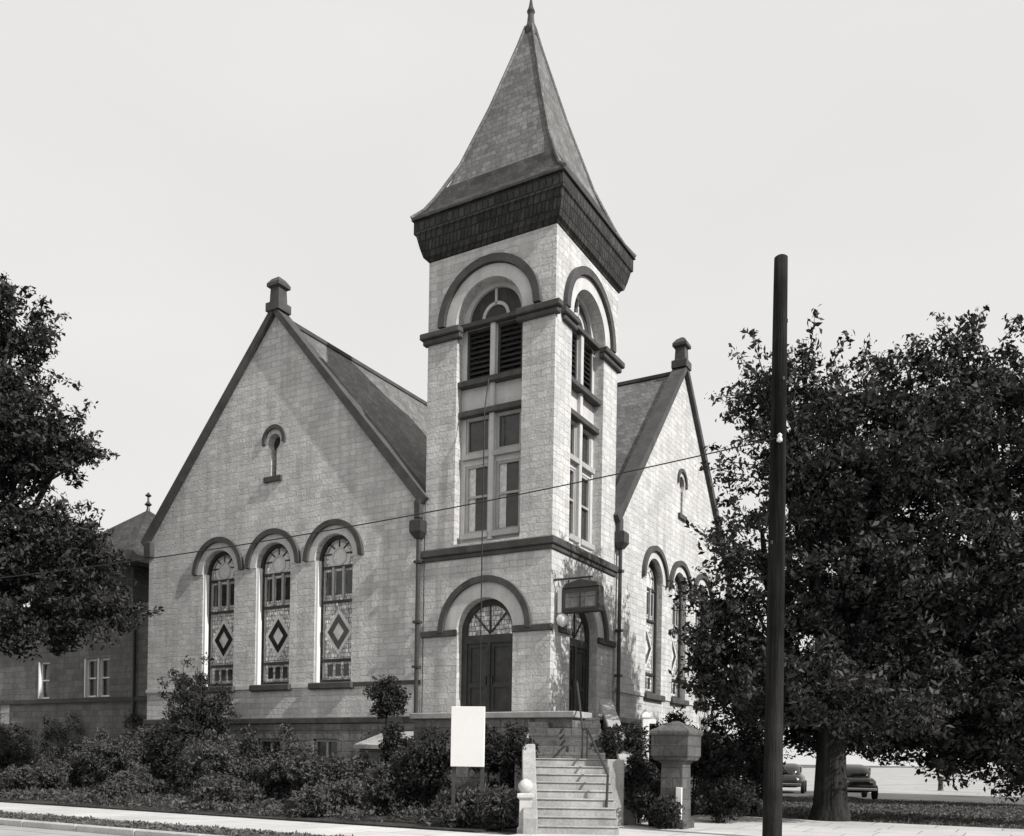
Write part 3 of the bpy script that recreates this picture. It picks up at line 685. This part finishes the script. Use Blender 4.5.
# ================================================================== STREET THINGS
pb = at(772, 18.9); 
def ray(px, py, Y):
    dx, dy = px - CX, py - CY
    return Vector(((dx + ROLL*dy)/FPX*Y, Y, EYE - (dy - ROLL*dx)/FPX*Y))
p0 = ray(772, 836, 18.9); p1 = ray(781, 258, 18.9)
po = tag(empty('utility_pole', (p0.x, p0.y, 0)), 'tall bare wooden utility pole at the pavement corner in front of the leafy trees', 'pole')
pm = MB().lathe(0, 0, [(.2, -.2), (.195, .5), (.18, 4), (.165, 8), (.148, 11.4), (.14, p1.z), (.1, p1.z+.03)], 16)
pm.v = [(x*(1+.05*math.sin(z*2.1)+.04*math.sin(z*5.3+x*20)) + z/p1.z*(p1.x-p0.x), y, z) for x, y, z in pm.v]
pm.build('shaft', 'pole_wood', po, True)
wz = ray(776, 437, 18.7).z
xo = (p1.x-p0.x)*wz/p1.z
MB().lathe(xo-.02, -.17, [(.02, wz-.1), (.06, wz-.08), (.06, wz-.02), (.035, wz), (.055, wz+.05), (.02, wz+.09)], 8).build('insulator', 'lamp_glass', po)
MB().tube([(xo, 0, wz-.06), (xo-.02, -.2, wz-.06)], .02, 5).build('insulator_pin', 'iron', po)
for z_, q in ((9.6, .3), (10.9, 1.9), (6.2, -.9)):
    MB().lathe(p1.x*0+(p1.x-p0.x)*z_/p1.z+.155*math.sin(q), -.155*math.cos(q), [(.01, z_-.05), (.035, z_-.03), (.035, z_+.03), (.01, z_+.05)], 6).build('bolt', 'iron', po)
# wire
a = Vector((p0.x+xo-.04, p0.y-.17, wz)); b = ray(-260, 600, 24)
pts = []
for i in range(49):
    t = i/48; q = a.lerp(b, t); q.z -= 4*.55*t*(1-t); pts.append(q)
tag(MB().tube(pts, .014, 5).build('overhead_wire', 'wire_black'), 'thin sagging wire running from the utility pole across the church front', 'wire')

# notice board
nb = tag(empty('notice_board', at(468.5, 20.2), ROTZ*.35), 'blank white upright notice board on two short posts in the shrubs by the steps', 'notice board')
MB().box(-.385, .385, -.03, .03, 1.41, 2.76).build('panel', 'white_paint_or_sunlit', nb, bevel=.008)
for s in (-1, 1): MB().box(s*.33-.035, s*.33+.035, .032, .1, -.2, 2.7).build('post', 'dark_wood', nb)

# stone pier with broad cap
sp = tag(empty('stone_pier', at(677, 21.4), ROTZ), 'weathered grey stone pier with a broad heavy cap standing right of the steps', 'pier')
MB().loft(0, 0, [(.36, -.1), (.36, .2), (.29, .26), (.27, 1.55), (.34, 1.62)]).build('shaft', 'dark_or_shaded_stone', sp, bevel=.02)
MB().loft(0, 0, [(.4, 1.62), (.46, 1.74), (.46, 2.2), (.5, 2.24), (.5, 2.33), (.05, 2.56)]).build('cap', 'dark_or_shaded_stone', sp, bevel=.02)
MB().box(.12, .27, -.33, -.28, .25, 1.0).build('painted_sunlit_side', 'white_paint_or_sunlit', sp, bevel=.01)  # white strip paints the sunlit right side of the pier base
wp = tag(empty('white_post', at(646, 24.6)), 'short white post with a stubby arm beside the pale sloping cheek wall', 'post')
MB().loft(0, 0, [(.09, -.1), (.09, 2.75), (.12, 2.78), (.12, 2.86), (.02, 2.95)]).build('shaft', 'white_paint_or_sunlit', wp, bevel=.01)
MB().box(.05, .28, -.05, .05, 2.62, 2.74).build('arm', 'white_paint_or_sunlit', wp, bevel=.01)

# cars
def make_car(loc, rz, label, seed=0):
    c = tag(empty('parked_car', loc, rz), label, 'car', 'cars parked behind the right-hand tree')
    # x forward, body by lofted sections (x, half width, z bottom, z top)
    secs = [(-2.25,.5,.45,.75),(-2.1,.72,.35,.95),(-1.7,.82,.3,1.05),(-.9,.87,.28,1.08),(.4,.87,.28,1.08),(1.2,.8,.3,1.08),(1.9,.68,.33,1.02),(2.2,.5,.42,.85)]
    def loftx(secs, pw=.75):
        vs, fs = [], []; n = 12
        for x, h, z0, z1 in secs:
            for j in range(n):
                t = 2*PI*(j+.5)/n; cx, sx = math.cos(t), math.sin(t)
                vs.append((x, h*math.copysign(abs(cx)**pw, cx), (z0+z1)/2 + (z1-z0)/2*math.copysign(abs(sx)**pw, sx)))
        for i in range(len(secs)-1):
            for j in range(n): fs.append((n*i+j, n*i+(j+1) % n, n*i+n+(j+1) % n, n*i+n+j))
        k = n*(len(secs)-1); fs += [tuple(range(n)), tuple(range(k+n-1, k-1, -1))]
        return MB().add(vs, fs)
    loftx(secs, .6).build('body', 'car_paint', c, True)
    loftx([(-1.75,.45,.9,1.15),(-1.4,.6,.85,1.42),(-.8,.68,.8,1.6),(0,.68,.8,1.62),(.45,.64,.8,1.5),(.85,.58,.9,1.1)], .6).build('cabin', 'car_paint', c, True)
    for s in (-1, 1):
        MB().box(-.85, -.2, s*.69-.01, s*.69+.01, 1.12, 1.45).box(-.12, .45, s*.685-.01, s*.685+.01, 1.12, 1.43).build('side_window', 'car_glass', c)
        fe = MB().lathe(0, 0, [(.3, -.12), (.42, -.08), (.42, .08), (.3, .12)], 18)
        for x in (-1.35, 1.35):
            MB(lambda a_, b_, z_, x=x, s=s: (x+a_, s*.8+z_, .34+b_)).lathe(0, 0, [(.2, -.1), (.32, -.1), (.34, -.06), (.34, .06), (.32, .1), (.2, .1)], 18).build('wheel', 'tyre', c)
        MB(lambda a_, b_, z_, s=s: (2.02+z_, s*.55+a_, .82+b_)).lathe(0, 0, [(.11, -.1), (.12, .05), (.06, .1)], 12).build('headlight', 'chrome', c)
        MB(lambda a_, b_, z_, s=s: (-2.15-z_, s*.5+a_, .8+b_)).lathe(0, 0, [(.06, -.1), (.06, .05), (.03, .07)], 10).build('tail_light', 'chrome', c)
    MB().box(-2.32, -2.24, -.75, .75, .42, .54).build('bumper', 'chrome', c, bevel=.02)
    MB().box(2.22, 2.3, -.75, .75, .42, .54).build('bumper', 'chrome', c, bevel=.02)
    return c
make_car(at(853, 43.0), math.radians(78), 'dark rounded sedan showing just right of the thick tree trunk')
make_car(at(790, 50.0), math.radians(70), 'dark sedan farther off, showing between the utility pole and the thick tree trunk')
hp = tag(empty('hitching_post', at(942, 58)), 'small dark post standing alone on the bright street beyond the trees', 'post')
MB().lathe(0, 0, [(.2, 0), (.16, .1), (.15, .6), (.22, .7), (.2, .85), (.05, .95)], 12).build('shaft', 'iron', hp)

# ================================================================== LIGHT, SKY, CAMERA
SUN_EL, SUN_AZ = math.radians(38), math.atan2(-.60, .80)      # direction towards the sun in the xy plane
d = Vector((math.cos(SUN_EL)*math.cos(SUN_AZ), math.cos(SUN_EL)*math.sin(SUN_AZ), math.sin(SUN_EL)))
sd = bpy.data.lights.new('sun', 'SUN'); sd.energy = 5.0; sd.angle = math.radians(.53); sd.color = (1, .985, .96)
so = bpy.data.objects.new('sun', sd); C.objects.link(so); so.rotation_euler = d.to_track_quat('Z', 'Y').to_euler(); so.location = (20, -20, 40)
w = bpy.data.worlds.new('World'); sc.world = w; w.use_nodes = True
N, L = w.node_tree.nodes, w.node_tree.links
bg = N['Background']; bg.inputs['Strength'].default_value = .1
sky = N.new('ShaderNodeTexSky'); sky.sky_type = 'NISHITA'; sky.sun_disc = False
sky.sun_elevation = SUN_EL; sky.sun_rotation = math.atan2(d.x, d.y)
bw = N.new('ShaderNodeRGBToBW'); L.new(sky.outputs[0], bw.inputs[0])
mr = N.new('ShaderNodeMath'); mr.operation = 'MULTIPLY_ADD'; mr.inputs[1].default_value = .08; mr.inputs[2].default_value = 6.9
L.new(bw.outputs[0], mr.inputs[0])
cn = N.new('ShaderNodeTexNoise'); cn.inputs['Scale'].default_value = 1.6; cn.inputs['Detail'].default_value = 5     # thin overcast, barely uneven
cm = N.new('ShaderNodeMapping'); cm.inputs['Scale'].default_value = (1, 1, 3); ct = N.new('ShaderNodeTexCoord')
L.new(ct.outputs['Generated'], cm.inputs[0]); L.new(cm.outputs[0], cn.inputs['Vector'])
ca = N.new('ShaderNodeMath'); ca.operation = 'MULTIPLY_ADD'; ca.inputs[1].default_value = 1.6; L.new(cn.outputs[0], ca.inputs[0]); L.new(mr.outputs[0], ca.inputs[2])
mr = ca
vm = N.new('ShaderNodeVectorMath'); vm.operation = 'SCALE'; vm.inputs[0].default_value = (1.0, .99, .975)
L.new(mr.outputs[0], vm.inputs['Scale']); L.new(vm.outputs[0], bg.inputs['Color'])

cam = bpy.data.cameras.new('camera'); co = bpy.data.objects.new('camera', cam); C.objects.link(co)
cam.sensor_fit = 'HORIZONTAL'; cam.sensor_width = 36; cam.lens = 36*FPX/1024
cam.shift_y = (CY-418)/1024; cam.clip_end = 3000; cam.clip_start = .1
co.matrix_world = Matrix.Translation((0, 0, EYE)) @ Matrix.Rotation(PI/2, 4, 'X') @ Matrix.Rotation(ROLL, 4, 'Z')
sc.camera = co
sc.view_settings.view_transform = 'Standard'; sc.view_settings.look = 'None'
sc.view_settings.exposure = .05; sc.view_settings.gamma = 1
sc.render.resolution_x = 1024; sc.render.resolution_y = 836
